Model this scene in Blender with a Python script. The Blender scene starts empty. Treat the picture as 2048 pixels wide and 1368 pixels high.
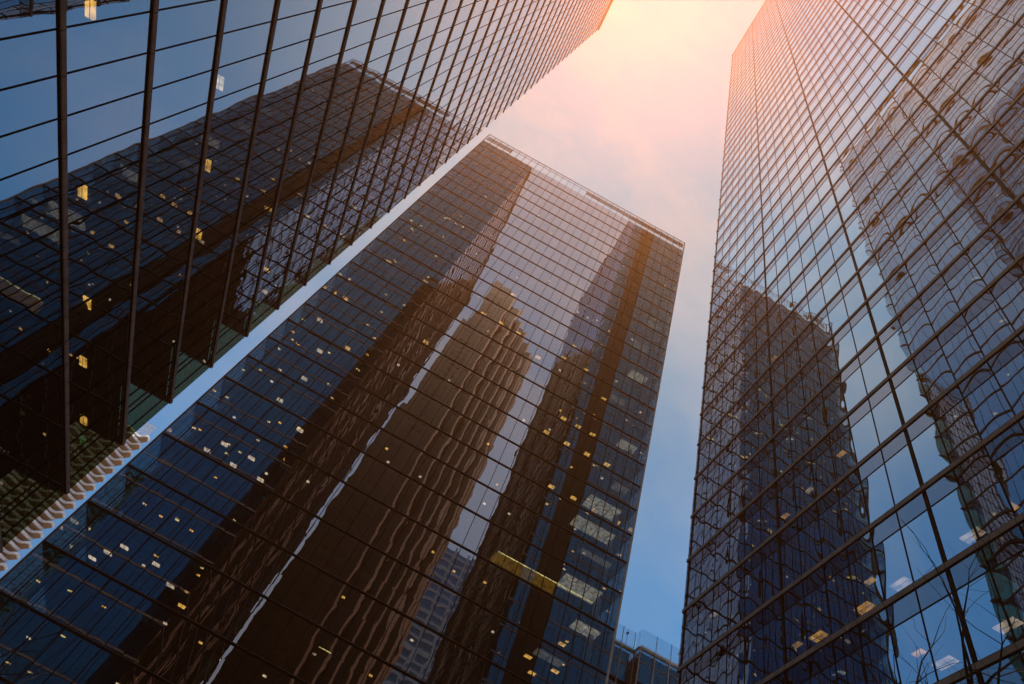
import bpy, math, random
from mathutils import Vector, Matrix
random.seed(7)
sc = bpy.context.scene
C = sc.collection

# ---------------------------------------------------------------- camera
RIGHT = Vector((0.87560632, -0.39313659, 0.28063712))
DOWN = Vector((0.48286815, 0.69760234, -0.52932913))
FWD = Vector((0.01232554, 0.59899465, 0.80065816))
CZ = 1.6
cam_d = bpy.data.cameras.new('camera'); cam = bpy.data.objects.new('camera', cam_d); C.objects.link(cam)
m = Matrix((RIGHT, -DOWN, -FWD)).transposed().to_4x4(); m.translation = Vector((0, 0, CZ))
cam.matrix_world = m
cam_d.sensor_width = 36; cam_d.lens = 1333.71 * 36 / 2048; cam_d.clip_start = 0.1; cam_d.clip_end = 5000
sc.camera = cam

# ---------------------------------------------------------------- sky, sun, exposure
SUN = Vector((-0.0452, 0.1011, 0.9938)).normalized()
w = bpy.data.worlds.new('World'); sc.world = w; w.use_nodes = True
nt = w.node_tree; N = nt.nodes; L = nt.links
N.clear()
def nd(tree, t, **kw):
    n = tree.nodes.new(t)
    for k, v in kw.items(): setattr(n, k, v)
    return n
out = nd(nt, 'ShaderNodeOutputWorld'); bg = nd(nt, 'ShaderNodeBackground'); L.new(bg.outputs[0], out.inputs[0])
bg.inputs[1].default_value = 0.10
sky = nd(nt, 'ShaderNodeTexSky', sky_type='NISHITA', sun_disc=False)
sky.sun_elevation = math.asin(SUN.z); sky.sun_rotation = math.atan2(SUN.x, SUN.y)
sky.air_density = 1.0; sky.dust_density = 0.6; sky.ozone_density = 2.5; sky.altitude = 100
tc = nd(nt, 'ShaderNodeTexCoord')
dot = nd(nt, 'ShaderNodeVectorMath', operation='DOT_PRODUCT'); L.new(tc.outputs['Generated'], dot.inputs[0]); dot.inputs[1].default_value = SUN
ac = nd(nt, 'ShaderNodeMath', operation='ARCCOSINE'); L.new(dot.outputs['Value'], ac.inputs[0])
dg = nd(nt, 'ShaderNodeMath', operation='DIVIDE'); L.new(ac.outputs[0], dg.inputs[0]); dg.inputs[1].default_value = math.pi / 2
ramp = nd(nt, 'ShaderNodeValToRGB'); L.new(dg.outputs[0], ramp.inputs[0])
cr = ramp.color_ramp; cr.interpolation = 'B_SPLINE'
SKY = [(0, (.0, .34, .68)), (6, (.0, .38, .70)), (15, (.0, .47, .72)), (27, (.26, .50, .66)), (38, (.06, .31, .58)), (52, (.0, .33, .80)), (70, (.03, .29, .68)), (90, (.20, .34, .52))]
cr.elements[0].position = 0; cr.elements[0].color = (*SKY[0][1], 1)
cr.elements[1].position = 1; cr.elements[1].color = (*SKY[-1][1], 1)
for a, c in SKY[1:-1]:
    e = cr.elements.new(a / 90); e.color = (*c, 1)
# thin cloud veil in the upper sky
mp = nd(nt, 'ShaderNodeMapping'); L.new(tc.outputs['Generated'], mp.inputs[0]); mp.inputs['Scale'].default_value = (1.0, 1.5, .8)
ns = nd(nt, 'ShaderNodeTexNoise'); L.new(mp.outputs[0], ns.inputs[0]); ns.inputs['Scale'].default_value = 3.2; ns.inputs['Detail'].default_value = 7; ns.inputs['Roughness'].default_value = .55
cm = nd(nt, 'ShaderNodeMapRange'); L.new(ns.outputs[0], cm.inputs[0]); cm.inputs[1].default_value = .42; cm.inputs[2].default_value = .66; cm.inputs[3].default_value = 0; cm.inputs[4].default_value = .65
cf = nd(nt, 'ShaderNodeMapRange'); L.new(dg.outputs[0], cf.inputs[0]); cf.inputs[1].default_value = .62; cf.inputs[2].default_value = .25; cf.inputs[3].default_value = .12; cf.inputs[4].default_value = 1
cmul = nd(nt, 'ShaderNodeMath', operation='MULTIPLY'); L.new(cm.outputs[0], cmul.inputs[0]); L.new(cf.outputs[0], cmul.inputs[1])
# a broader bank of cloud stands in the sky behind the camera
sxyz = nd(nt, 'ShaderNodeSeparateXYZ'); L.new(tc.outputs['Generated'], sxyz.inputs[0])
sm = nd(nt, 'ShaderNodeMapRange', interpolation_type='SMOOTHSTEP'); L.new(sxyz.outputs[1], sm.inputs[0]); sm.inputs[1].default_value = .05; sm.inputs[2].default_value = -.45; sm.inputs[3].default_value = 0; sm.inputs[4].default_value = .62
smn = nd(nt, 'ShaderNodeMapRange'); L.new(ns.outputs[0], smn.inputs[0]); smn.inputs[1].default_value = .3; smn.inputs[2].default_value = .6; smn.inputs[3].default_value = .65; smn.inputs[4].default_value = 1
smm = nd(nt, 'ShaderNodeMath', operation='MULTIPLY'); L.new(sm.outputs[0], smm.inputs[0]); L.new(smn.outputs[0], smm.inputs[1])
cadd = nd(nt, 'ShaderNodeMath', operation='ADD', use_clamp=True); L.new(cmul.outputs[0], cadd.inputs[0]); L.new(smm.outputs[0], cadd.inputs[1])
cmix = nd(nt, 'ShaderNodeMix', data_type='RGBA'); L.new(cadd.outputs[0], cmix.inputs[0]); L.new(ramp.outputs[0], cmix.inputs[6]); cmix.inputs[7].default_value = (.66, .64, .66, 1)
# nishita * .1 gives the base, the veil is laid over it
sc_ = nd(nt, 'ShaderNodeVectorMath', operation='SCALE'); L.new(cmix.outputs[2], sc_.inputs[0]); sc_.inputs['Scale'].default_value = 8.6
ax_ = nd(nt, 'ShaderNodeMath', operation='ABSOLUTE'); L.new(sxyz.outputs[0], ax_.inputs[0])
ag = nd(nt, 'ShaderNodeMapRange'); L.new(ax_.outputs[0], ag.inputs[0]); ag.inputs[1].default_value = .15; ag.inputs[2].default_value = .65; ag.inputs[3].default_value = 8.6; ag.inputs[4].default_value = 10.6; L.new(ag.outputs[0], sc_.inputs['Scale'])
ss = nd(nt, 'ShaderNodeVectorMath', operation='SCALE'); L.new(sky.outputs[0], ss.inputs[0]); ss.inputs['Scale'].default_value = .05
ad = nd(nt, 'ShaderNodeVectorMath', operation='ADD'); L.new(sc_.outputs[0], ad.inputs[0]); L.new(ss.outputs[0], ad.inputs[1])
L.new(ad.outputs[0], bg.inputs[0])
w.cycles.sampling_method = 'MANUAL'; w.cycles.sample_map_resolution = 512

sd = bpy.data.lights.new('sun', 'SUN'); sun = bpy.data.objects.new('sun', sd); C.objects.link(sun)
sd.energy = 5.0; sd.angle = math.radians(.5); sd.color = (1, .80, .60)
sun.rotation_euler = SUN.to_track_quat('Z', 'Y').to_euler()

vs = sc.view_settings; vs.view_transform = 'Standard'; vs.look = 'None'; vs.exposure = 0; vs.gamma = 1
cy = sc.cycles
cy.use_denoising = True; cy.max_bounces = 12; cy.diffuse_bounces = 2; cy.glossy_bounces = 6; cy.transmission_bounces = 2
cy.transparent_max_bounces = 16; cy.volume_bounces = 0; cy.caustics_reflective = False; cy.caustics_refractive = False
cy.sample_clamp_indirect = 4; cy.use_adaptive_sampling = True; cy.adaptive_threshold = .01

# ---------------------------------------------------------------- materials
def lin(r, g, b): return (r, g, b, 1)
def metal(name, col, rough=.45, met=.5, joint=None, em=None, strength=0, bumpy=0):
    mt = bpy.data.materials.new(name); mt.use_nodes = True
    t = mt.node_tree; b = t.nodes['Principled BSDF']
    b.inputs['Base Color'].default_value = lin(*col); b.inputs['Roughness'].default_value = rough; b.inputs['Metallic'].default_value = met; b.inputs['Specular IOR Level'].default_value = .2
    # dirt and brushing so that no face is perfectly even
    g = nd(t, 'ShaderNodeNewGeometry'); n = nd(t, 'ShaderNodeTexNoise'); t.links.new(g.outputs['Position'], n.inputs[0]); n.inputs['Scale'].default_value = 1.7; n.inputs['Detail'].default_value = 5
    r = nd(t, 'ShaderNodeMapRange'); t.links.new(n.outputs[0], r.inputs[0]); r.inputs[1].default_value = .3; r.inputs[2].default_value = .7; r.inputs[3].default_value = .72; r.inputs[4].default_value = 1.25
    last = r.outputs[0]
    if joint:
        ax, u0, pu = joint
        sp = nd(t, 'ShaderNodeSeparateXYZ'); t.links.new(g.outputs['Position'], sp.inputs[0])
        a = nd(t, 'ShaderNodeMath', operation='SUBTRACT'); t.links.new(sp.outputs[ax], a.inputs[0]); a.inputs[1].default_value = u0 - 1000 * pu
        f = nd(t, 'ShaderNodeMath', operation='MODULO'); t.links.new(a.outputs[0], f.inputs[0]); f.inputs[1].default_value = pu
        gt = nd(t, 'ShaderNodeMath', operation='GREATER_THAN'); t.links.new(f.outputs[0], gt.inputs[0]); gt.inputs[1].default_value = .022
        mx = nd(t, 'ShaderNodeMath', operation='MULTIPLY'); t.links.new(gt.outputs[0], mx.inputs[0]); t.links.new(last, mx.inputs[1]); last = mx.outputs[0]
    v = nd(t, 'ShaderNodeVectorMath', operation='SCALE'); v.inputs[0].default_value = col; t.links.new(last, v.inputs['Scale'])
    t.links.new(v.outputs[0], b.inputs['Base Color'])
    if em:
        b.inputs['Emission Color'].default_value = lin(*em); b.inputs['Emission Strength'].default_value = strength
        mt.cycles.emission_sampling = 'NONE'
    return mt

def glass(name, ax, u0, pu, z0, pv, base, tint, trans, tilt, bow, wav, fres=.55, hnoise=None, side=1):
    """coated curtain-wall glass on a plane whose horizontal axis is ax (0 = x, 1 = y): every pane has its own
    slight tilt, pillowing and roller wave, so that reflections break from pane to pane"""
    mt = bpy.data.materials.new(name); mt.use_nodes = True
    t = mt.node_tree; t.nodes.clear(); K = t.links
    def M(op, a, b=None, c=None):
        n = nd(t, 'ShaderNodeMath', operation=op)
        for i, x in enumerate((a, b, c)):
            if x is None: continue
            if isinstance(x, (int, float)): n.inputs[i].default_value = x
            else: K.new(x, n.inputs[i])
        return n.outputs[0]
    g = nd(t, 'ShaderNodeNewGeometry'); sp = nd(t, 'ShaderNodeSeparateXYZ'); K.new(g.outputs['Position'], sp.inputs[0])
    U = M('DIVIDE', M('SUBTRACT', sp.outputs[ax], u0), pu); V = M('DIVIDE', M('SUBTRACT', sp.outputs[2], z0), pv)
    cu, cv = M('FLOOR', U), M('FLOOR', V)
    fu, fv = M('SUBTRACT', M('SUBTRACT', U, cu), .5), M('SUBTRACT', M('SUBTRACT', V, cv), .5)
    cell = nd(t, 'ShaderNodeCombineXYZ'); K.new(cu, cell.inputs[0]); K.new(cv, cell.inputs[1])
    wn = nd(t, 'ShaderNodeTexWhiteNoise', noise_dimensions='3D'); K.new(cell.outputs[0], wn.inputs[0])
    ws = nd(t, 'ShaderNodeSeparateColor'); K.new(wn.outputs['Color'], ws.inputs[0])
    # in-pane roller wave, offset per pane
    off = nd(t, 'ShaderNodeVectorMath', operation='SCALE'); K.new(wn.outputs['Color'], off.inputs[0]); off.inputs['Scale'].default_value = 40
    pa = nd(t, 'ShaderNodeVectorMath', operation='ADD'); K.new(g.outputs['Position'], pa.inputs[0]); K.new(off.outputs[0], pa.inputs[1])
    nz = nd(t, 'ShaderNodeTexNoise'); K.new(pa.outputs[0], nz.inputs[0]); nz.inputs['Scale'].default_value = .9; nz.inputs['Detail'].default_value = 1.0
    nsx = nd(t, 'ShaderNodeSeparateColor'); K.new(nz.outputs['Color'], nsx.inputs[0])
    du = M('ADD', M('MULTIPLY', M('SUBTRACT', ws.outputs[0], .5), 2 * tilt), M('MULTIPLY', M('SUBTRACT', nsx.outputs[0], .5), 2 * wav))
    dv = M('ADD', M('MULTIPLY', M('SUBTRACT', ws.outputs[1], .5), 2 * tilt), M('MULTIPLY', M('SUBTRACT', nsx.outputs[1], .5), 2 * wav))
    bs = M('ADD', .35, M('MULTIPLY', ws.outputs[2], 1.3))
    pu1 = M('SUBTRACT', 1, M('MULTIPLY', M('MULTIPLY', fu, fu), 4)); pv1 = M('SUBTRACT', 1, M('MULTIPLY', M('MULTIPLY', fv, fv), 4)); pp = M('MULTIPLY', M('MULTIPLY', pu1, pv1), bs)
    du = M('ADD', du, M('MULTIPLY', M('MULTIPLY', fu, 5 * bow), pp)); dv = M('ADD', dv, M('MULTIPLY', M('MULTIPLY', fv, 4 * bow), pp))
    if hnoise:   # long vertical undulation shared by a whole storey of panes
        amp, size = hnoise
        sc2 = nd(t, 'ShaderNodeCombineXYZ'); K.new(M('MULTIPLY', U, .11), sc2.inputs[0]); K.new(M('MULTIPLY', V, 1.0), sc2.inputs[1])
        n2 = nd(t, 'ShaderNodeTexNoise'); K.new(sc2.outputs[0], n2.inputs[0]); n2.inputs['Scale'].default_value = size; n2.inputs['Detail'].default_value = 1
        n2s = nd(t, 'ShaderNodeSeparateColor'); K.new(n2.outputs['Color'], n2s.inputs[0])
        du = M('ADD', du, M('MULTIPLY', M('SUBTRACT', n2s.outputs[0], .5), 2 * amp))
        dv = M('ADD', dv, M('MULTIPLY', M('SUBTRACT', n2s.outputs[1], .5), amp))
    cb = nd(t, 'ShaderNodeCombineXYZ'); K.new(du, cb.inputs[ax]); K.new(dv, cb.inputs[2])
    ad2 = nd(t, 'ShaderNodeVectorMath', operation='ADD'); K.new(g.outputs['Normal'], ad2.inputs[0]); K.new(cb.outputs[0], ad2.inputs[1])
    nr = nd(t, 'ShaderNodeVectorMath', operation='NORMALIZE'); K.new(ad2.outputs[0], nr.inputs[0])
    gl = nd(t, 'ShaderNodeBsdfGlossy'); gl.inputs['Roughness'].default_value = 0.0; K.new(nr.outputs[0], gl.inputs['Normal'])
    # slightly different coating tint per pane
    tv = nd(t, 'ShaderNodeVectorMath', operation='SCALE'); tv.inputs[0].default_value = tint; K.new(M('ADD', .95, M('MULTIPLY', ws.outputs[2], .08)), tv.inputs['Scale']); K.new(tv.outputs[0], gl.inputs['Color'])
    tr = nd(t, 'ShaderNodeBsdfTransparent'); tr.inputs['Color'].default_value = lin(*trans)
    fr = nd(t, 'ShaderNodeLayerWeight'); fr.inputs['Blend'].default_value = .5
    fac = M('ADD', base, M('MULTIPLY', M('POWER', fr.outputs['Facing'], 2.0), fres))
    fac = M('MINIMUM', fac, 1.0)
    mx = nd(t, 'ShaderNodeMixShader'); K.new(fac, mx.inputs[0]); K.new(tr.outputs[0], mx.inputs[1]); K.new(gl.outputs[0], mx.inputs[2])
    o = nd(t, 'ShaderNodeOutputMaterial'); K.new(mx.outputs[0], o.inputs[0])
    return mt

def emit(name, col, s):
    mt = bpy.data.materials.new(name); mt.use_nodes = True; t = mt.node_tree; t.nodes.clear()
    e = nd(t, 'ShaderNodeEmission'); e.inputs[0].default_value = lin(*col); e.inputs[1].default_value = s
    # tube pattern: a lens is brighter along its lamps
    g = nd(t, 'ShaderNodeNewGeometry'); n = nd(t, 'ShaderNodeTexNoise'); t.links.new(g.outputs['Position'], n.inputs[0]); n.inputs['Scale'].default_value = 2.5
    mr = nd(t, 'ShaderNodeMapRange'); t.links.new(n.outputs[0], mr.inputs[0]); mr.inputs[1].default_value = .35; mr.inputs[2].default_value = .65; mr.inputs[3].default_value = .45 * s; mr.inputs[4].default_value = 1.3 * s
    t.links.new(mr.outputs[0], e.inputs[1])
    o = nd(t, 'ShaderNodeOutputMaterial'); t.links.new(e.outputs[0], o.inputs[0]); mt.cycles.emission_sampling = 'NONE'
    return mt

# ---------------------------------------------------------------- mesh helpers
def mesh_obj(name, verts, faces, mats, parent=None, mi=None):
    me = bpy.data.meshes.new(name); me.from_pydata([tuple(v) for v in verts], [], faces)
    for x in (mats if isinstance(mats, (list, tuple)) else [mats]): me.materials.append(x)
    if mi: me.polygons.foreach_set('material_index', mi)
    me.update()
    o = bpy.data.objects.new(name, me); C.objects.link(o)
    if parent: o.parent = parent
    return o
class MB:
    def __init__(s): s.v = []; s.f = []; s.m = []
    def box(s, x0, x1, y0, y1, z0, z1, mi=0):
        b = len(s.v)
        s.v += [(x0, y0, z0), (x1, y0, z0), (x1, y1, z0), (x0, y1, z0), (x0, y0, z1), (x1, y0, z1), (x1, y1, z1), (x0, y1, z1)]
        s.f += [tuple(b + i for i in q) for q in ((3, 2, 1, 0), (4, 5, 6, 7), (0, 1, 5, 4), (1, 2, 6, 5), (2, 3, 7, 6), (3, 0, 4, 7))]; s.m += [mi] * 6
        return s
    def quad(s, p, mi=0):
        b = len(s.v); s.v += p; s.f.append(tuple(range(b, b + len(p)))); s.m.append(mi); return s
    def ring(s, x0, x1, y0, y1, z0, z1, i, mi=0):
        """rectangular band round a plan: outer edge x0..y1, band depth i"""
        b = len(s.v)
        for z in (z0, z1):
            s.v += [(x0, y0, z), (x1, y0, z), (x1, y1, z), (x0, y1, z), (x0 + i, y0 + i, z), (x1 - i, y0 + i, z), (x1 - i, y1 - i, z), (x0 + i, y1 - i, z)]
        for k in range(4):
            n = (k + 1) % 4
            for q in ((k, n, n + 8, k + 8), (n + 4, k + 4, k + 12, n + 12), (n, k, k + 4, n + 4), (k + 8, n + 8, n + 12, k + 12)):
                s.f.append(tuple(b + j for j in q)); s.m.append(mi)
        return s
    def prism(s, pts, z0, z1, mi=0):
        b = len(s.v); n = len(pts)
        s.v += [(x, y, z0) for x, y in pts] + [(x, y, z1) for x, y in pts]
        s.f.append(tuple(b + i for i in range(n - 1, -1, -1))); s.m.append(mi)
        s.f.append(tuple(b + n + i for i in range(n))); s.m.append(mi)
        for i in range(n):
            j = (i + 1) % n; s.f.append((b + i, b + j, b + n + j, b + n + i)); s.m.append(mi)
        return s
    def tube(s, p0, p1, r0, r1, k=6, mi=0):
        p0 = Vector(p0); p1 = Vector(p1); d = (p1 - p0).normalized()
        a = d.orthogonal().normalized(); c = d.cross(a); b = len(s.v)
        for p, r in ((p0, r0), (p1, r1)):
            for i in range(k):
                t = 2 * math.pi * i / k; s.v.append(tuple(p + a * (r * math.cos(t)) + c * (r * math.sin(t))))
        for i in range(k):
            j = (i + 1) % k; s.f.append((b + i, b + j, b + k + j, b + k + i)); s.m.append(mi)
        s.f.append(tuple(b + k + i for i in range(k))); s.m.append(mi)
        return s
    def build(s, name, mats, parent=None): return mesh_obj(name, s.v, s.f, mats, parent, s.m)
def thing(name, label, cat, loc=(0, 0, 0), group=None):
    o = bpy.data.objects.new(name, None); C.objects.link(o); o.location = loc
    o['label'] = label; o['category'] = cat
    if group: o['group'] = group
    # children are modelled in world coordinates
    return o
def settle(root):
    """put the children's coordinates relative to the thing's base"""
    d = Vector(root.location)
    seen = set()
    def go(o, first):
        if first and o.type == 'MESH' and o.data.name not in seen:
            seen.add(o.data.name)
        for c in o.children: go(c, False)
    for o in [o for o in C.objects if o.parent == root]:
        o.location = -d
def tag(o, label=None, cat=None, group=None, kind=None):
    for k, v in (('label', label), ('category', cat), ('group', group), ('kind', kind)):
        if v: o[k] = v
    return o
def px(p):
    d = Vector(p) - Vector((0, 0, CZ)); z = d.dot(FWD)
    if z < .1: return None
    return (1024 + 1333.71 * d.dot(RIGHT) / z, 684 + 1333.71 * d.dot(DOWN) / z)
def area(q):
    s = [px(p) for p in q]
    if None in s: return 0
    ins = sum(1 for a in s if 0 <= a[0] <= 2048 and 0 <= a[1] <= 1368)
    if not ins: return 0
    A = 0
    for i in range(len(s)): A += s[i][0] * s[(i + 1) % len(s)][1] - s[(i + 1) % len(s)][0] * s[i][1]
    return abs(A) / 2 * (.3 + .7 * ins / len(s))
def many(name, polys, mat, parent, cap=100):
    """polys: list of (faces as MB, importance polygon): the 100 that show largest are parts, the rest one part"""
    r = sorted(polys, key=lambda t: -area(t[1]))
    for mb, _ in r[:cap]: mb.build(name, mat, parent)
    rest = r[cap:]
    if rest:
        a = MB()
        for mb, _ in rest:
            b = len(a.v); a.v += mb.v; a.f += [tuple(b + i for i in f) for f in mb.f]; a.m += mb.m
        o = a.build(name, mat, parent); o['kind'] = 'stuff'

def prect(ax, c, u0, u1, z0, z1, sgn):
    if ax == 1: p = [(c, u0, z0), (c, u1, z0), (c, u1, z1), (c, u0, z1)]; flip = sgn < 0
    else: p = [(u0, c, z0), (u1, c, z0), (u1, c, z1), (u0, c, z1)]; flip = sgn > 0
    return p[::-1] if flip else p
def light_panels(root, spots, mats, name='ceiling_light'):
    """spots: (x, y, z, lx, ly, material index)"""
    ps = []
    for x, y, z, lx, ly, k in spots:
        b = MB(); b.box(x - lx / 2, x + lx / 2, y - ly / 2, y + ly / 2, z - .05, z, k)
        if max(lx, ly) > .7: b.box(x - .012, x + .012, y - ly / 2, y + ly / 2, z - .06, z - .0502, 2)
        ps.append((b, [(x - lx / 2, y - ly / 2, z), (x + lx / 2, y - ly / 2, z), (x + lx / 2, y + ly / 2, z), (x - lx / 2, y + ly / 2, z)]))
    many(name, ps, mats, root)

bronze = metal('bronze_aluminium', (.155, .105, .09), .5, .3)
dark = metal('dark_aluminium', (.020, .014, .013), .9, .0)
ceil_m = metal('office_ceiling', (.05, .053, .056), .9, 0)
core_m = metal('office_core_wall', (.055, .055, .06), .85, 0)
dark.node_tree.nodes['Principled BSDF'].inputs['Specular IOR Level'].default_value = .03
roof_m = metal('roof_membrane', (.10, .10, .10), .9, 0)
pale_m = metal('pale_metal_trim', (.85, .78, .72), .5, .1)
warm_l = emit('warm_light', (1, .46, .09), 2.8)
white_l = emit('white_light', (1, .66, .42), 2.2)
LM = [warm_l, white_l, dark]

# ---------------------------------------------------------------- ground
gm = metal('asphalt', (.05, .05, .05), .95, 0); pm = metal('pavement', (.22, .21, .20), .9, 0); kerb_m = metal('kerb_stone', (.30, .30, .29), .85, 0); paint = metal('road_paint', (.6, .6, .58), .7, 0)
tag(MB().box(-2500, 2500, -2500, 2500, -1, 0).build('ground', pm), kind='structure')
tag(MB().box(-6, 6, -400, 400, -.12, .004).build('road', gm), kind='structure')
tag(MB().box(-400, -6.01, 41, 53, -.12, .005).box(6.01, 400, 41, 53, -.12, .005).build('cross_road', gm), kind='structure')
b = MB()
for s in (-1, 1):
    b.box(*sorted((s * 6.02, s * 6.32)), -400, 40.7, 0, .14); b.box(*sorted((s * 6.33, s * 16.4)), -400, 40.7, 0, .13)
tag(b.build('pavement', [pm]), kind='structure')
b = MB()
for k in range(-30, 30): b.box(-.07, .07, k * 6, k * 6 + 3, .004, .009)
tag(b.build('road_markings', paint), kind='structure')

# ================================================================ LEFT TOWER
AX = -16.8; L_Y0, L_Y1 = -16.3, 36.9; L_X0 = -46.0; LZ0 = 19.51; LP = 4.0757; L_TOP = 182.55; LU0 = 11.17; LPU = 1.548
gL = glass('left_tower_glass', 1, LU0, LPU, LZ0, LP, .31, (1.0, .95, .98), (.42, .50, .48), .0022, .0015, .003, hnoise=(.0026, 1.0), fres=.85)
gLN = glass('left_tower_glass_north', 0, AX, LPU, LZ0, LP, .18, (.07, .72, 1.0), (.78, .80, .44), .0022, .002, .003, hnoise=(.003, 1.0), fres=.32)
lt = thing('glass_tower', 'left glass tower with bronze floor bands and a dark tower mirrored across it', 'tower', (AX, 10, 0))
us = [L_Y0] + [LU0 + k * LPU for k in range(-18, 17)] + [L_Y1]
us = [u for i, u in enumerate(us) if i == 0 or u > us[i - 1] + .05]
zs = [0.3] + [LZ0 + k * LP for k in range(-4, 40)] + [L_TOP]
ps = []
for i in range(len(us) - 1):
    for j in range(len(zs) - 1):
        q = prect(1, AX, us[i], us[i + 1], zs[j], zs[j + 1], 1); ps.append((MB().quad(q), q))
many('glass_pane', ps, gL, lt)
ns_ = [AX - k * LPU for k in range(0, 19)] + [L_X0]
b = MB()
b.quad(prect(0, L_Y1, L_X0, AX, .3, L_TOP, 1))
b.build('north_glazing', gLN, lt)
MB().quad(prect(0, L_Y0, L_X0, AX, .3, L_TOP, -1)).build('south_glazing', gLN, lt)
MB().quad(prect(1, L_X0, L_Y0, L_Y1, .3, L_TOP, -1)).build('west_glazing', gL, lt)
for u in us[1:-1]: MB().box(AX - .06, AX + .02, u - .028, u + .028, .3, L_TOP - .01).build('mullion', dark, lt)
for x in ns_[1:-1]: MB().box(x - .03, x + .03, L_Y1 - .06, L_Y1 + .05, .3, L_TOP - .01).build('mullion', dark, lt)
bandL = metal('left_band_metal', (.30, .21, .18), .8, 0, joint=(1, LU0, LPU))
for z in zs[1:-1]:
    b = MB(); b.ring(L_X0 - .10, AX + .10, L_Y0 - .10, L_Y1 + .08, z - .10, z + .10, .30)
    b.ring(L_X0 - .045, AX + .045, L_Y0 - .045, L_Y1 + .04, z - .14, z - .1001, .25, 1).ring(L_X0 - .045, AX + .045, L_Y0 - .045, L_Y1 + .04, z + .1001, z + .13, .25, 1); b.build('floor_band', [bandL, dark], lt)
    MB().box(L_X0 + .35, AX - .35, L_Y0 + .35, L_Y1 - .35, z - .45, z).build('floor_slab', ceil_m, lt)
MB().box(L_X0 + 7, AX - 8, L_Y0 + 8, L_Y1 - 9, .3, L_TOP - 1).build('core_wall', core_m, lt)
MB().box(L_X0 + .1, AX - .1, L_Y0 + .1, L_Y1 - .1, L_TOP - .5, L_TOP).ring(L_X0 - .22, AX + .22, L_Y0 - .22, L_Y1 + .14, L_TOP - .25, L_TOP + .35, .4).build('roof', roof_m, lt)
for k in range(7):
    y = L_Y1 - 2.2 - k * 7.74
    MB().prism([(AX - 2.4 + .38 * math.cos(a * math.pi / 6), y + .38 * math.sin(a * math.pi / 6)) for a in range(12)], .3, L_TOP - 1).build('column', ceil_m, lt)
spots = []
A_ = 16.8
for (yx, zx, ln) in ((.6382, 1.1359, 0), (.8939, 1.581, 1), (1.1507, 1.5766, 0), (1.0509, 1.1207, 0), (1.4048, 1.58, 0), (1.4084, 1.1389, 0), (1.6263, 1.1281, 0), (1.8916, 1.1327, 0)):
    k = math.ceil((zx * A_ * 1.06 - (LZ0 - CZ)) / LP); zc = LZ0 + k * LP - .45
    X = (zc - CZ) / zx; spots.append((-X, yx * X, zc, .42, .72, ln))
for _ in range(40):
    k = random.randint(8, 30); spots.append((AX - random.uniform(1.2, 3.5), L_Y1 - random.uniform(1.5, 46), LZ0 + k * LP - .45, .3, .5, random.random() < .35))
for _ in range(150):
    k = random.randint(-3, 30); spots.append((AX - random.uniform(.8, 27), L_Y1 - random.uniform(1.2, 4), LZ0 + k * LP - .45, .5, .3, random.random() < .6))
light_panels(lt, spots, LM)
settle(lt)

# ================================================================ RIGHT TOWER
BX = 18.15; R_Y0, R_Y1 = -14.5, 32.75; R_X1 = 52.0; RZ0 = 21.23; RP = 4.02; R_TOP = 218.2; RU0 = 14.07; RPU = 9.19 / 6
gR = glass('right_tower_glass', 1, RU0, RPU, RZ0, RP, .38, (.62, .84, 1.0), (.20, .22, .24), .0020, .0052, .0018, fres=.92)
gRs = glass('right_tower_spandrel_glass', 1, RU0, RPU, RZ0 - .28 * RP, RP, .15, (.74, .84, .95), (.10, .10, .11), .003, .0085, .003, fres=.85)
gRN = glass('right_tower_glass_north', 0, BX, RPU, RZ0, RP, .15, (.20, .86, 1.0), (.5, .55, .55), .0022, .002, .003, hnoise=(.003, 1.0), fres=.28)
rt = thing('glass_tower', 'right glass tower with grey floor bands, blue panes and a thick upright every six panes', 'tower', (BX, 10, 0))
us = sorted([RU0 + k * RPU for k in range(-18, 13)] + [R_Y0, R_Y1]); us = [u for i, u in enumerate(us) if i == 0 or u > us[i - 1] + .05]
zs = [.3] + [RZ0 + k * RP for k in range(-5, 49)] + [R_TOP]
pv, psp = [], []
for i in range(len(us) - 1):
    for j in range(len(zs) - 1):
        zt = zs[j + 1]; zm = zt - .28 * (RP)
        q = prect(1, BX, us[i], us[i + 1], zs[j], max(zm, zs[j] + .3), -1); pv.append((MB().quad(q), q))
        q = prect(1, BX, us[i], us[i + 1], max(zm, zs[j] + .3), zt, -1); psp.append((MB().quad(q), q))
many('glass_pane', pv, gR, rt); many('spandrel_panel', psp, gRs, rt)
MB().quad(prect(0, R_Y1, BX, 20.7, .3, R_TOP, 1)).quad(prect(0, R_Y1, 24.4, R_X1, .3, R_TOP, 1)).build('north_glazing', gRN, rt)
MB().quad(prect(0, R_Y0, BX, R_X1, .3, R_TOP, -1)).build('south_glazing', gRN, rt)
MB().quad(prect(1, R_X1, R_Y0, R_Y1, .3, R_TOP, 1)).build('east_glazing', gR, rt)
MB().box(20.7, 24.4, R_Y1 - .3, R_Y1 + .35, .3, R_TOP - 4).build('service_riser', metal('riser_cladding', (.016, .012, .011), 1.0, 0), rt)
for k, u in enumerate(us[1:-1]):
    thick = abs(((u - RU0) / 9.19) - round((u - RU0) / 9.19)) < .02
    hw, pr = (.085, .035) if thick else (.026, .02)
    MB().box(BX - pr, BX + .06, u - hw, u + hw, .3, R_TOP - .01).build('mullion', dark, rt)
x = BX + RPU
while x < R_X1 - 1:
    if not 20.4 < x < 24.7: MB().box(x - .03, x + .03, R_Y1 - .06, R_Y1 + .05, .3, R_TOP - .01).build('mullion', dark, rt)
    x += RPU
bandR = metal('right_band_metal', (.17, .17, .19), .85, 0, joint=(1, RU0, RPU))
tr_ = MB()
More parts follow.
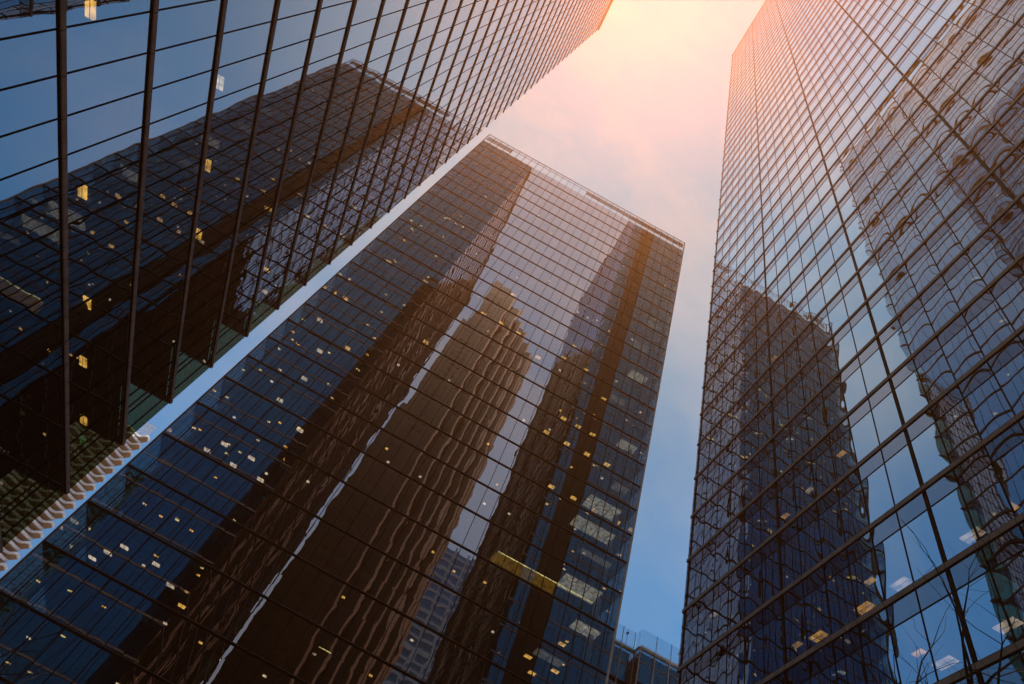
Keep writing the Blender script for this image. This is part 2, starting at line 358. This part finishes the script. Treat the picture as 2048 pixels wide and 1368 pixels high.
for z in zs[1:-1]:
    b = MB(); b.ring(BX - .055, R_X1 + .055, R_Y0 - .055, R_Y1 + .06, z - .115, z + .115, .25)
    b.ring(BX - .04, R_X1 + .04, R_Y0 - .04, R_Y1 + .04, z - .15, z - .1151, .2, 1).ring(BX - .04, R_X1 + .04, R_Y0 - .04, R_Y1 + .04, z + .1151, z + .145, .2, 1)
    b.build('floor_band', [bandR, dark], rt)
    MB().box(BX + .35, R_X1 - .35, R_Y0 + .35, R_Y1 - .35, z - .5, z).build('floor_slab', ceil_m, rt)
    tr_.box(BX - .02, BX + .03, R_Y0, R_Y1, z - .28 * RP - .022, z - .28 * RP + .022)
tr_.build('transom', dark, rt)['kind'] = 'stuff'
MB().box(BX + 8, R_X1 - 8, R_Y0 + 8, R_Y1 - 8, .3, R_TOP - 1).build('core_wall', core_m, rt)
MB().box(BX + .1, R_X1 - .1, R_Y0 + .1, R_Y1 - .1, R_TOP - .5, R_TOP).ring(BX - .12, R_X1 + .12, R_Y0 - .12, R_Y1 + .1, R_TOP - .2, R_TOP + .3, .4).build('roof', roof_m, rt)
for k in range(5):
    y = R_Y1 - 1.6 - k * 9.19
    MB().prism([(BX + 2.2 + .4 * math.cos(a * math.pi / 6), y + .4 * math.sin(a * math.pi / 6)) for a in range(12)], .3, R_TOP - 1).build('column', ceil_m, rt)
spots = []
for (yx, zx, ln) in ((.8916, 1.107, 1), (1.1565, 1.1093, 0), (1.0023, 1.1061, 0), (.8352, .8961, 1), (.6996, 1.1117, 1), (.6947, .904, 1), (.6362, 1.4265, 0), (.62, 1.12, 0), (.60, .905, 1)):
    k = math.ceil((zx * BX * 1.08 - (RZ0 - CZ)) / RP); zc = RZ0 + k * RP - .5
    X = (zc - CZ) / zx; spots.append((X, yx * X, zc, .45, .9, ln))
for _ in range(26):
    k = random.randint(-4, 9); spots.append((BX + random.uniform(1, 5), R_Y1 - random.uniform(1.0, 20), RZ0 + k * RP - .5, .25, .5, random.random() < .3))
for _ in range(90):
    k = random.randint(-3, 26); spots.append((BX + random.uniform(.8, 30), R_Y1 - random.uniform(1.2, 4), RZ0 + k * RP - .5, .5, .3, random.random() < .6))
light_panels(rt, spots, LM)
settle(rt)

# ================================================================ CENTRAL TOWER
D = 57.1; C_X0, C_X1 = -.4225 * D, .4240 * D; C_Y1 = 88.0
def cz(r): return r * D + CZ
rz = [.255, .333, .4112, .4889, .5682, .6467, .7325, .8112] + [.8832 + .0706 * k for k in range(21)]
zs = [.3, cz(.09), cz(.175)] + [cz(r) for r in rz] + [cz(2.347)]
C_ROOF = cz(2.347); C_TOP = cz(2.4165); CPU = .02672 * D
gC = glass('central_tower_glass', 0, C_X0, CPU, cz(.8832), .0706 * D, .37, (.95, .96, 1.0), (.34, .40, .43), .0014, .0022, .0018, hnoise=(.0038, .9), fres=.75)
gCs = glass('central_side_glass', 1, D, CPU, cz(.8832), .0706 * D, .30, (.93, .98, 1.0), (.72, .80, .84), .002, .002, .003)
ct = thing('glass_tower', 'middle glass tower with a see-through roof parapet and a ribbed brown tower mirrored in it', 'tower', (0, D, 0))
us = [C_X0 + k * CPU for k in range(32)] + [C_X1]; us = [u for i, u in enumerate(us) if i == 0 or u > us[i - 1] + .05]
ps = []
for i in range(len(us) - 1):
    for j in range(len(zs) - 1):
        q = prect(0, D, us[i], us[i + 1], zs[j], zs[j + 1], -1); ps.append((MB().quad(q), q))
many('glass_pane', ps, gC, ct)
MB().quad(prect(1, C_X0, D, C_Y1, .3, C_ROOF, -1)).build('west_glazing', gCs, ct)
MB().quad(prect(1, C_X1, D, C_Y1, .3, C_ROOF, 1)).build('east_glazing', gCs, ct)
MB().quad(prect(0, C_Y1, C_X0, C_X1, .3, C_ROOF, 1)).build('north_glazing', gCs, ct)
for u in us[1:-1]: MB().box(u - .028, u + .028, D - .07, D + .08, .3, C_TOP - .02).build('mullion', dark, ct)
for k in range(1, 20):
    y = D + k * CPU
    for x in (C_X0, C_X1): MB().box(x - .03, x + .03, y - .03, y + .03, .3, C_ROOF).build('mullion', dark, ct)
lip_m = metal('central_band_lip', (.20, .15, .13), .35, .6)
for z in zs[1:-1]:
    b = MB(); b.ring(C_X0 - .03, C_X1 + .03, D - .03, C_Y1 + .03, z - .15, z + .04, .2)
    b.ring(C_X0 - .06, C_X1 + .06, D - .09, C_Y1 + .06, z + .0401, z + .09, .3, 1); b.build('floor_band', [dark, lip_m], ct)
    MB().box(C_X0 + .4, C_X1 - .4, D + .4, C_Y1 - .4, z - .45, z).build('floor_slab', ceil_m, ct)
MB().box(-12, 12, D + 10, C_Y1 - 6, .3, C_ROOF - 1).build('core_wall', core_m, ct)
MB().box(C_X0 + .1, C_X1 - .1, D + .1, C_Y1 - .1, C_ROOF - .5, C_ROOF).build('roof', roof_m, ct)
MB().box(C_X0 - .10, C_X0 + .03, D - .12, D + .03, .3, C_TOP + .05).build('corner_trim', bronze, ct)
MB().box(C_X1 - .03, C_X1 + .16, D - .14, D + .05, .3, C_TOP + .05).build('corner_trim', pale_m, ct)
for x, y in ((C_X0 + 1.6, D + 1.8), (C_X1 - 1.6, D + 2.0), (C_X1 - 1.6, D + 9), (C_X0 + 1.6, D + 9), (-8, D + 2.4), (8, D + 2.4)):
    MB().prism([(x + .35 * math.cos(a * math.pi / 6), y + .35 * math.sin(a * math.pi / 6)) for a in range(12)], .3, C_ROOF - 1).build('column', metal('column_paint', (.55, .55, .48), .8, 0), ct)
gP = glass('parapet_glass', 0, C_X0, CPU, 0, 4, .10, (.9, .97, 1.0), (.90, .94, .96), .001, .001, .001, fres=.3)
screen = metal('rooftop_screen_panel', (.50, .36, .32), .6, .1)
for i in range(len(us) - 1):
    q = prect(0, D, us[i], us[i + 1], C_ROOF, C_TOP, -1); MB().quad(q).build('parapet_pane', gP, ct)
    r = us[i] / D
    zt, zb = C_TOP - .08, C_ROOF + .1
    if r < -.325: MB().box(us[i] + .03, us[i + 1] - .03, D + .45, D + .55, zb + (zt - zb) * .52, zt).box(us[i] + .03, us[i + 1] - .03, D + .45, D + .55, zb - .05, zb + (zt - zb) * .16).build('screen_panel', screen, ct)
    elif r > -.02: MB().box(us[i] + .03, us[i + 1] - .03, D + .45, D + .55, zb + (zt - zb) * .60, zt).build('screen_panel', screen, ct)
MB().box(C_X0 - .1, C_X1 + .1, D - .08, D + .02, C_TOP, C_TOP + .1).box(C_X0, C_X1, D + .4, D + .5, C_TOP - .1, C_TOP).build('parapet_rail', bronze, ct)
MB().box(C_X0 + .05, C_X1 - .05, D + 5, D + 5.1, C_ROOF, C_ROOF + .6).build('roof_kerb', pale_m, ct)
# interior: room light put into glowing ceilings and cove wall; strip lights
lit_c = emit('lit_ceiling', (1, .80, .56), .62)
lit_d = emit('dim_lit_ceiling', (1, .80, .60), .22)
gold = emit('gold_cove_glow', (1, .46, .04), .30)  # the wall itself emits the glow of the cove
strip = emit('strip_light', (1, .72, .25), 2.2)
for r0, xa, xb, dz in ((1.0244, .322, .398, 2.3), (.9538, .305, .395, 2.0), (1.5186, .345, .40, 1.5), (.8112, .315, .402, 2.6), (1.2362, .36, .405, 1.5), (.7325, .355, .405, 1.7), (1.095, .37, .405, 1.3), (.8832, .33, .40, .9), (1.3774, .31, .35, 1.1), (.6467, .30, .36, 1.2), (1.6598, .33, .39, 1.2), (1.801, .36, .40, 1.2)):
    z = cz(r0) - .46; x = xa * D
    while x < xb * D - .4:      # one lit tile field per window bay, a dark joint between
        xe = min(x + CPU - .12, xb * D); MB().box(x, xe, D + .8, D + .8 + dz, z - .08, z).build('lit_ceiling', lit_c if dz > 1.4 else lit_d, ct); x += CPU
zc = cz(.8112) - .5
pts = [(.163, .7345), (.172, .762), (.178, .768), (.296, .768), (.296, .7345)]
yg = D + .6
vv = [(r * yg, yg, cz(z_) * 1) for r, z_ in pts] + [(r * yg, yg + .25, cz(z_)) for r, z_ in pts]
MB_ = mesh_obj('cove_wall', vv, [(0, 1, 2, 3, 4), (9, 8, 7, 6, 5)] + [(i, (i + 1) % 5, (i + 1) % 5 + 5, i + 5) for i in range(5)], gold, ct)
MB().box(.178 * D, .376 * D, D + .5, D + .56, cz(.7675), cz(.7675) + .09).build('strip_light', strip, ct)
for xa, xb, rr in ((.166, .240, .640), (.178, .215, .575), (-.02, 0, .47)):
    z = cz(rr); MB().box(xa * D, xb * D, D + .9, D + .97, z, z + .06).build('strip_light', strip, ct)
def cspot(x_, y_):
    """a light seen at pixel x_, y_ on the facade: its place on the ceiling two or three metres behind the glass"""
    d = RIGHT * ((x_ - 1024) / 1333.71) + DOWN * ((y_ - 684) / 1333.71) + FWD
    best = None
    for z in zs[1:]:
        zc = z - .46; y = d.y * (zc - CZ) / d.z
        if y > D + .7 and (best is None or y < best[1]): best = (d.x * (zc - CZ) / d.z, y, zc)
    return best
spots = []
for x_, y_, k in ((851, 564, 0), (852, 684, 0), (695, 696, 0), (691, 597, 0), (674, 588, 0), (777, 524, 0), (967, 628, 0), (1003, 647, 0), (1037, 667, 0), (1026, 590, 0), (1076, 715, 0), (1096, 664, 0), (1147, 693, 0),
                   (1127, 716, 0), (1172, 740, 0), (1127, 837, 0), (1093, 864, 0), (1156, 853, 0), (1134, 887, 0), (1185, 869, 0), (1207, 798, 0), (1174, 908, 0), (1214, 929, 0), (1147, 996, 0), (1103, 973, 0), (1190, 1021, 0), (1234, 1044, 0),
                   (449, 888, 1), (415, 900, 1), (503, 916, 1), (467, 930, 1), (521, 959, 1), (609, 757, 1), (733, 683, 1), (186, 1062, 1), (249, 1094, 1), (185, 1116, 1), (216, 1105, 1), (312, 1128, 1), (341, 1171, 1), (364, 1212, 0),
                   (1124, 1288, 0), (1056, 1313, 0), (1176, 1315, 0), (1064, 1346, 0), (1110, 1342, 0), (1050, 842, 1), (735, 638, 1), (640, 702, 1), (700, 560, 1), (640, 640, 1), (560, 800, 1), (600, 860, 1)):
    s = cspot(x_, y_)
    if s and C_X0 + .6 < s[0] < C_X1 - .6: spots.append((*s, .75, .55, k))
for _ in range(150):
    x_ = random.uniform(-.40, .41) * D; k = random.randint(2, len(zs) - 5); spots.append((x_, D + random.uniform(.9, 5), zs[k] - .46, .32, .3, random.random() < .5))
light_panels(ct, spots, LM)
settle(ct)

# ================================================================ LOW GLASS BUILDING with a terrace (right of the central tower)
H = 43.1 + 1.6 - .2
lb = thing('low_glass_building', 'low glass building with a clear glass roof railing, between the central and right towers', 'building', (40, 59, 0))
gB = glass('low_building_glass', 0, 24.6, 2.2, 0, 4, .48, (.9, .96, 1.0), (.45, .52, .56), .003, .003, .005)
xc = 28.06
for x0, x1, y0 in ((24.5, xc, 60.0), (xc, 62.0, 58.8)):
    x = x0; j = 0
    while x < x1 - .3:
        xn = min(x + (1.95 if y0 > 59 else 1.72), x1)
        MB().quad(prect(0, y0, x, xn, .3, H - .25, -1)).build('glass_pane', gB, lb)
        MB().box(xn - .05, xn + .05, y0 - .12, y0 + .1, .3, H - .25).build('mullion', pale_m, lb)
        x = xn; j += 1
    for k in range(1, 10): MB().box(x0 + .02, x1 - .02, y0 - .03, y0 + .08, H - 4.1 * k - .25, H - 4.1 * k + .25).build('floor_band', dark, lb)
    MB().box(x0 + .3, x1 - .3, y0 + .5, 80, H - 1.2, H - .3).build('roof_slab', roof_m, lb)
    MB().box(x0, x1 + .03, y0 - .12, y0 + .3, H - .25, H).build('roof_edge', pale_m, lb)
MB().quad(prect(1, xc, 58.8, 60.0, .3, H - .25, -1)).build('glass_pane', gB, lb)
MB().box(xc - .12, xc - .0, 58.93, 60.0, H - .24, H - .01).build('roof_edge', pale_m, lb)
MB().box(xc - .07, xc + .05, 58.66, 58.80, .3, H - .25).build('corner_post', pale_m, lb)
bl_m = metal('roller_blind', (.45, .45, .43), .9, 0)
for k, x in enumerate((28.4, 30.1)):
    MB().box(x, x + 1.3, 59.3, 59.35, H - 5.4, H - 3.2).build('roller_blind', bl_m, lb)
MB().box(24.6, 62, 68, 79, .3, H - .4).build('core_wall', core_m, lb)
for k in range(1, 10): MB().box(24.6, 62, 60.2, 79, H - 4.1 * k - .3, H - 4.1 * k - .25 + .1).build('floor_slab', ceil_m, lb)
MB().box(33.0, 33.7, 60.5, 61.0, H - 6.0, H - 5.9, 0).build('ceiling_light', warm_l, lb)
gr = glass('railing_glass', 0, 24.6, 2.0, 0, 4, .12, (.92, .98, 1.0), (.84, .92, .97), .001, .001, .002, fres=.35)
for x0, x1, y0 in ((24.7, xc - .1, 60.1), (xc + .1, 61.5, 58.95)):
    x = x0
    while x < x1 - .2:
        xn = min(x + 1.78, x1); MB().quad(prect(0, y0, x, xn, H + .1, H + 2.15, -1)).build('railing_pane', gr, lb)
        MB().box(xn - .03, xn + .03, y0 + .02, y0 + .08, H, H + 2.2).build('railing_post', pale_m, lb); x = xn
    MB().box(x0, x1, y0 + .09, y0 + .12, H + .35, H + .39).build('railing_rail', pale_m, lb)
MB().quad(prect(1, xc + .05, 58.95, 60.1, H + .1, H + 2.15, -1)).build('railing_pane', gr, lb)
for x in (27.2, 32.9):
    y = 60.6 if x < xc else 59.4
    MB().tube((x, y, H), (x, y, H + 2.3), .03, .03, 8).tube((x, y - .14, H + 1.95), (x, y + .14, H + 1.95), .12, .12, 8).build('terrace_lamp', pale_m, lb)
settle(lb)

# ================================================================ WHITE BALCONY BUILDING far behind the left tower
wb = thing('balcony_building', 'white tower of stacked curved balconies peeking out past the corner of the left tower', 'building', (-165, 350, 0))
white = metal('white_balcony_concrete', (.93, .95, 1.0), .8, 0)
brown = metal('balcony_soffit', (.30, .20, .14), .8, 0)
FH = 3.18; YB = 337.0; top = .625 * YB; nf = int(top // FH)
for k in range(nf + 1):
    z = top - k * FH + CZ; ph = k % 2
    xr = -.4330 * YB - (2.6 if ph else 0)
    fr = []
    # front edge: scalloped in plan, alternating storey by storey
    n = 60
    for i in range(n + 1):
        x = xr - .25 - i * (60.0 / n)
        fr.append((x, YB + 1.6 + (1.5 if (i < 3) else 0) * 0 - 1.9 * math.cos(i * math.pi * 2 / 12 + ph * math.pi)))
    pts = [(xr, YB + 3.2)] + fr + [(xr - 60.25, YB + 8), (xr - 4.2, YB + 8)]
    b = MB(); nP = len(pts); low = [(x + (.55 if x > xr - .5 else 0), y - .8) for x, y in pts[:-2]] + pts[-2:]
    b.v = [(x, y, z - .12) for x, y in low] + [(x, y, z + 1.3) for x, y in pts]
    b.f = [tuple(range(nP - 1, -1, -1)), tuple(range(nP, 2 * nP))] + [(i, (i + 1) % nP, (i + 1) % nP + nP, i + nP) for i in range(nP)]; b.m = [0] * len(b.f)
    inn = [(x * 1.0 - .12, y + .25) for x, y in pts[1:-2]]
    b.prism([(xr - .3, YB + 3.4)] + inn + [(xr - 60.2, YB + 8), (xr - 4.5, YB + 8)], z - .20, z - .1201, 1)
    b.build('balcony', [white, brown], wb)
MB().prism([(-.4330 * YB - 62, YB + 6), (-.4330 * YB - 6, YB + 6), (-.4330 * YB - 19, YB + 30), (-.4330 * YB - 62, YB + 30)], 0, top + CZ - 1).build('wall', metal('apartment_wall', (.30, .22, .17), .8, 0), wb)
for k in range(nf):
    z = top - k * FH + CZ - 1.75
    MB().box(-.4330 * YB - 60, -.4330 * YB - 7.4, YB + 5.9, YB + 5.96, z, z + 1.3).build('window', metal('apartment_window', (.03, .04, .05), .1, .2) if k == 0 else bpy.data.materials['apartment_window'], wb)
for k in range(7):
    x = -.4330 * YB - 2.4 - k * .9
    MB().box(x - .16, x + .16, YB + 2.0, YB + 2.4, top + CZ + 1.15, top + CZ + 9).build('roof_fin', white, wb)
MB().box(-.4330 * YB - 8.2, -.4330 * YB - 2.1, YB + 1.9, YB + 2.5, top + CZ + 9, top + CZ + 9.4).build('roof_beam', white, wb)
settle(wb)

# ================================================================ BROWN STEPPED TOWER behind the camera (seen in the mirrors)
def granite(name, col, wc, wx, wz, axis):
    mt = metal(name, col, .5, 0); return mt
bt = thing('stepped_brown_tower', 'brown tower with stepped crown and lit copper ribs, seen mirrored in the middle tower', 'tower', (0, -75, 0))
gran = metal('brown_granite', (.010, .005, .003), .45, .1); rib = metal('lit_copper_rib', (.52, .29, .19), .5, .25); win = metal('tinted_window', (.010, .008, .008), .35, .2)
YF = -69.8; Yp = 2 * D - YF
def S(r): return r * Yp
lv = [(-.1245, -.112, .98), (-.112, -.0997, 1.33), (-.0997, -.047, 1.552), (-.047, -.030, 1.525), (-.030, .000, 1.49), (.000, .020, 1.458), (.020, .040, 1.43), (.040, .060, 1.40), (.060, .080, 1.37), (.080, .0865, 1.36)]
for i, (a, b_, t_) in enumerate(lv):
    yo = (i - 3) * .9 if i > 3 else 0
    MB().box(S(a), S(b_), YF - 42, YF - yo, .2, t_ * Yp).build('granite_block', gran, bt)
for i, (a, b_, t_) in enumerate(lv[3:]):  # bay edges as ribs; bright copper carries light caught on bay sides
    yo = max(0, i) * .9
    for q_, wq in ((S(b_), .80),):
        MB().box(q_ - wq * .6, q_ + wq * .5, YF - yo - .9, YF - yo + wq * 1.3, .2, t_ * Yp - .4).build('lit_copper_rib', rib, bt)
for i, (a, b_, t_) in enumerate(lv[:8]):
    yo = (i - 3) * .9 if i > 3 else 0
    wd = S(b_) - S(a); nw = max(1, int(wd // 3))
    for k in range(nw):
        x0 = S(a) + .5 + k * (wd - 1.0) / nw; x1 = x0 + (wd - 1.0) / nw - .9
        b = MB(); z = 12
        while z < t_ * Yp - 9: b.box(x0, x1, YF - yo + .02, YF - yo + .06, z, z + 2.1); z += 3.9
        b.build('window_column', win, bt)
MB().box(S(-.092), S(-.055), YF - 30, YF - 4, 1.552 * Yp, 1.552 * Yp + 3).build('plant_room', gran, bt)
settle(bt)

bt2 = thing('banded_office_block', 'blue grey block with pale floor bands, mirrored beside the ribbed brown tower', 'building', (28, -140, 0))
YG = -136.0; YGp = 2 * D - YG; gm1 = metal('pale_concrete_band', (.34, .42, .50), .7, 0); gm2 = metal('blue_window_band', (.10, .30, .42), .2, .2)
MB().box(.076 * YGp, .19 * YGp, YG - 30, YG, .2, .728 * YGp).build('wall', gm2, bt2)
z = 6
while z < .728 * YGp:
    MB().box(.075 * YGp, .191 * YGp, YG - 30.1, YG + .25, z, z + 1.3).build('floor_band', gm1, bt2); z += 4.1
for k in range(5):
    x = (.080 + k * .026) * YGp; MB().box(x, x + .9, YG - .1, YG + .5, .2, .735 * YGp).build('pier', gm1, bt2)
settle(bt2)

def dark_block(name, label, x0, x1, y0, y1, h, fl=4.1):
    t_ = thing(name, label, 'tower', ((x0 + x1) / 2, (y0 + y1) / 2, 0))
    gd = metal('smoked_glass', (.012, .018, .030), .12, 0) if 'smoked_glass' not in bpy.data.materials else bpy.data.materials['smoked_glass']
    MB().box(x0, x1, y0, y1, .2, h).build('smoked_glazing', gd, t_)
    z = 8.0; n = 0
    while z < h and n < 60:
        MB().ring(x0 - .15, x1 + .15, y0 - .15, y1 + .15, z, z + .7, .14).build('floor_band', dark, t_); z += fl; n += 1
    MB().box(x0 + 8, x1 - 8, y0 + 8, y1 - 8, h, h + 5).build('plant_room', dark, t_)
    settle(t_)
dark_block('added_dark_tower', 'added black tower behind the camera on the left, placed to darken the tower reflections', -76, -28.5, -82, -30, 190)  # unseen tower added to darken reflections low in the left tower

# ================================================================ BARE TREES
bark = metal('bark', (.035, .028, .024), .95, 0)
def tree(label, base, h, seed, spread=1.0, lean=(0, 0)):
    rnd = random.Random(seed); made = []; tr = thing('bare_tree', label, 'tree', base)
    trunk = MB(); br = []
    def grow(mb, p, d, ln, r, depth):
        n = 5 if depth < 3 else 4
        for i in range(n):
            q = p + d * (ln / n); r2 = r * (.86 if depth < 3 else .78)
            mb.tube(p, q, r, r2, 6 if r > .02 else 4); p = q; r = r2
            d = (d + Vector((rnd.uniform(-.34, .34), rnd.uniform(-.34, .34), rnd.uniform(-.16, .16)))).normalized()
            if depth >= 1 and rnd.random() < .55 and r > .004:
                s = (d + Vector((rnd.uniform(-1, 1), rnd.uniform(-1, 1), rnd.uniform(-.35, .35))) * 1.15 * spread).normalized()
                if depth < 5: grow(mb, p, s, ln * rnd.uniform(.5, .8), r * .6, depth + 1)
        if depth < 5 and r > .004:
            for _ in range(2):
                s = (d + Vector((rnd.uniform(-1, 1), rnd.uniform(-1, 1), rnd.uniform(-.1, .6))) * .6 * spread).normalized()
                grow(mb, p, s, ln * rnd.uniform(.6, .85), r * .7, depth + 1)
    p = Vector((0, 0, 0)); d = Vector((lean[0], lean[1], 1)).normalized(); r = h * .016
    for i in range(6):
        q = p + d * (h * .075); trunk.tube(p, q, r, r * .93, 10); p = q; r *= .93
        d = (d + Vector((rnd.uniform(-.05, .05), rnd.uniform(-.05, .05), .1))).normalized()
    made.append((trunk, 'trunk'))
    for i in range(6):
        a = i * 1.05 + rnd.random(); mb = MB()
        s = Vector((math.cos(a) * .55 * spread, math.sin(a) * .55 * spread, 1)).normalized()
        grow(mb, p - Vector((0, 0, .1 * i)), s, h * .17, r * .55, 2); made.append((mb, 'branch'))
    k = h / max(v[2] for mb, _ in made for v in mb.v)
    for mb, nm in made:
        mb.v = [(v[0] * k, v[1] * k, v[2] * k) for v in mb.v]; mb.build(nm, bark, tr)
    return tr
tree('leafless street tree with fine bare twigs in front of the right tower', (10.4, 7.6, .13), 12.3, 8, 1.3)
tree('leafless street tree with thin bare twigs at the lower left before the central tower', (-8.9, 25.5, .13), 11.2, 11, 1.2)

# ================================================================ HAZE added for the warm glare veil
hz = bpy.data.materials.new('glare_haze'); hz.use_nodes = True; t = hz.node_tree; t.nodes.clear()
pvn = nd(t, 'ShaderNodeVolumePrincipled'); pvn.inputs['Color'].default_value = (1.0, .41, .12, 1); pvn.inputs['Density'].default_value = 5.6e-4; pvn.inputs['Anisotropy'].default_value = .76  # orange scatter colour gives the warm veil over the tower tops
o = nd(t, 'ShaderNodeOutputMaterial'); t.links.new(pvn.outputs[0], o.inputs['Volume'])
tag(MB().box(-2600, 2600, -2600, 2600, -2, 300).build('glare_haze', hz), kind='stuff')
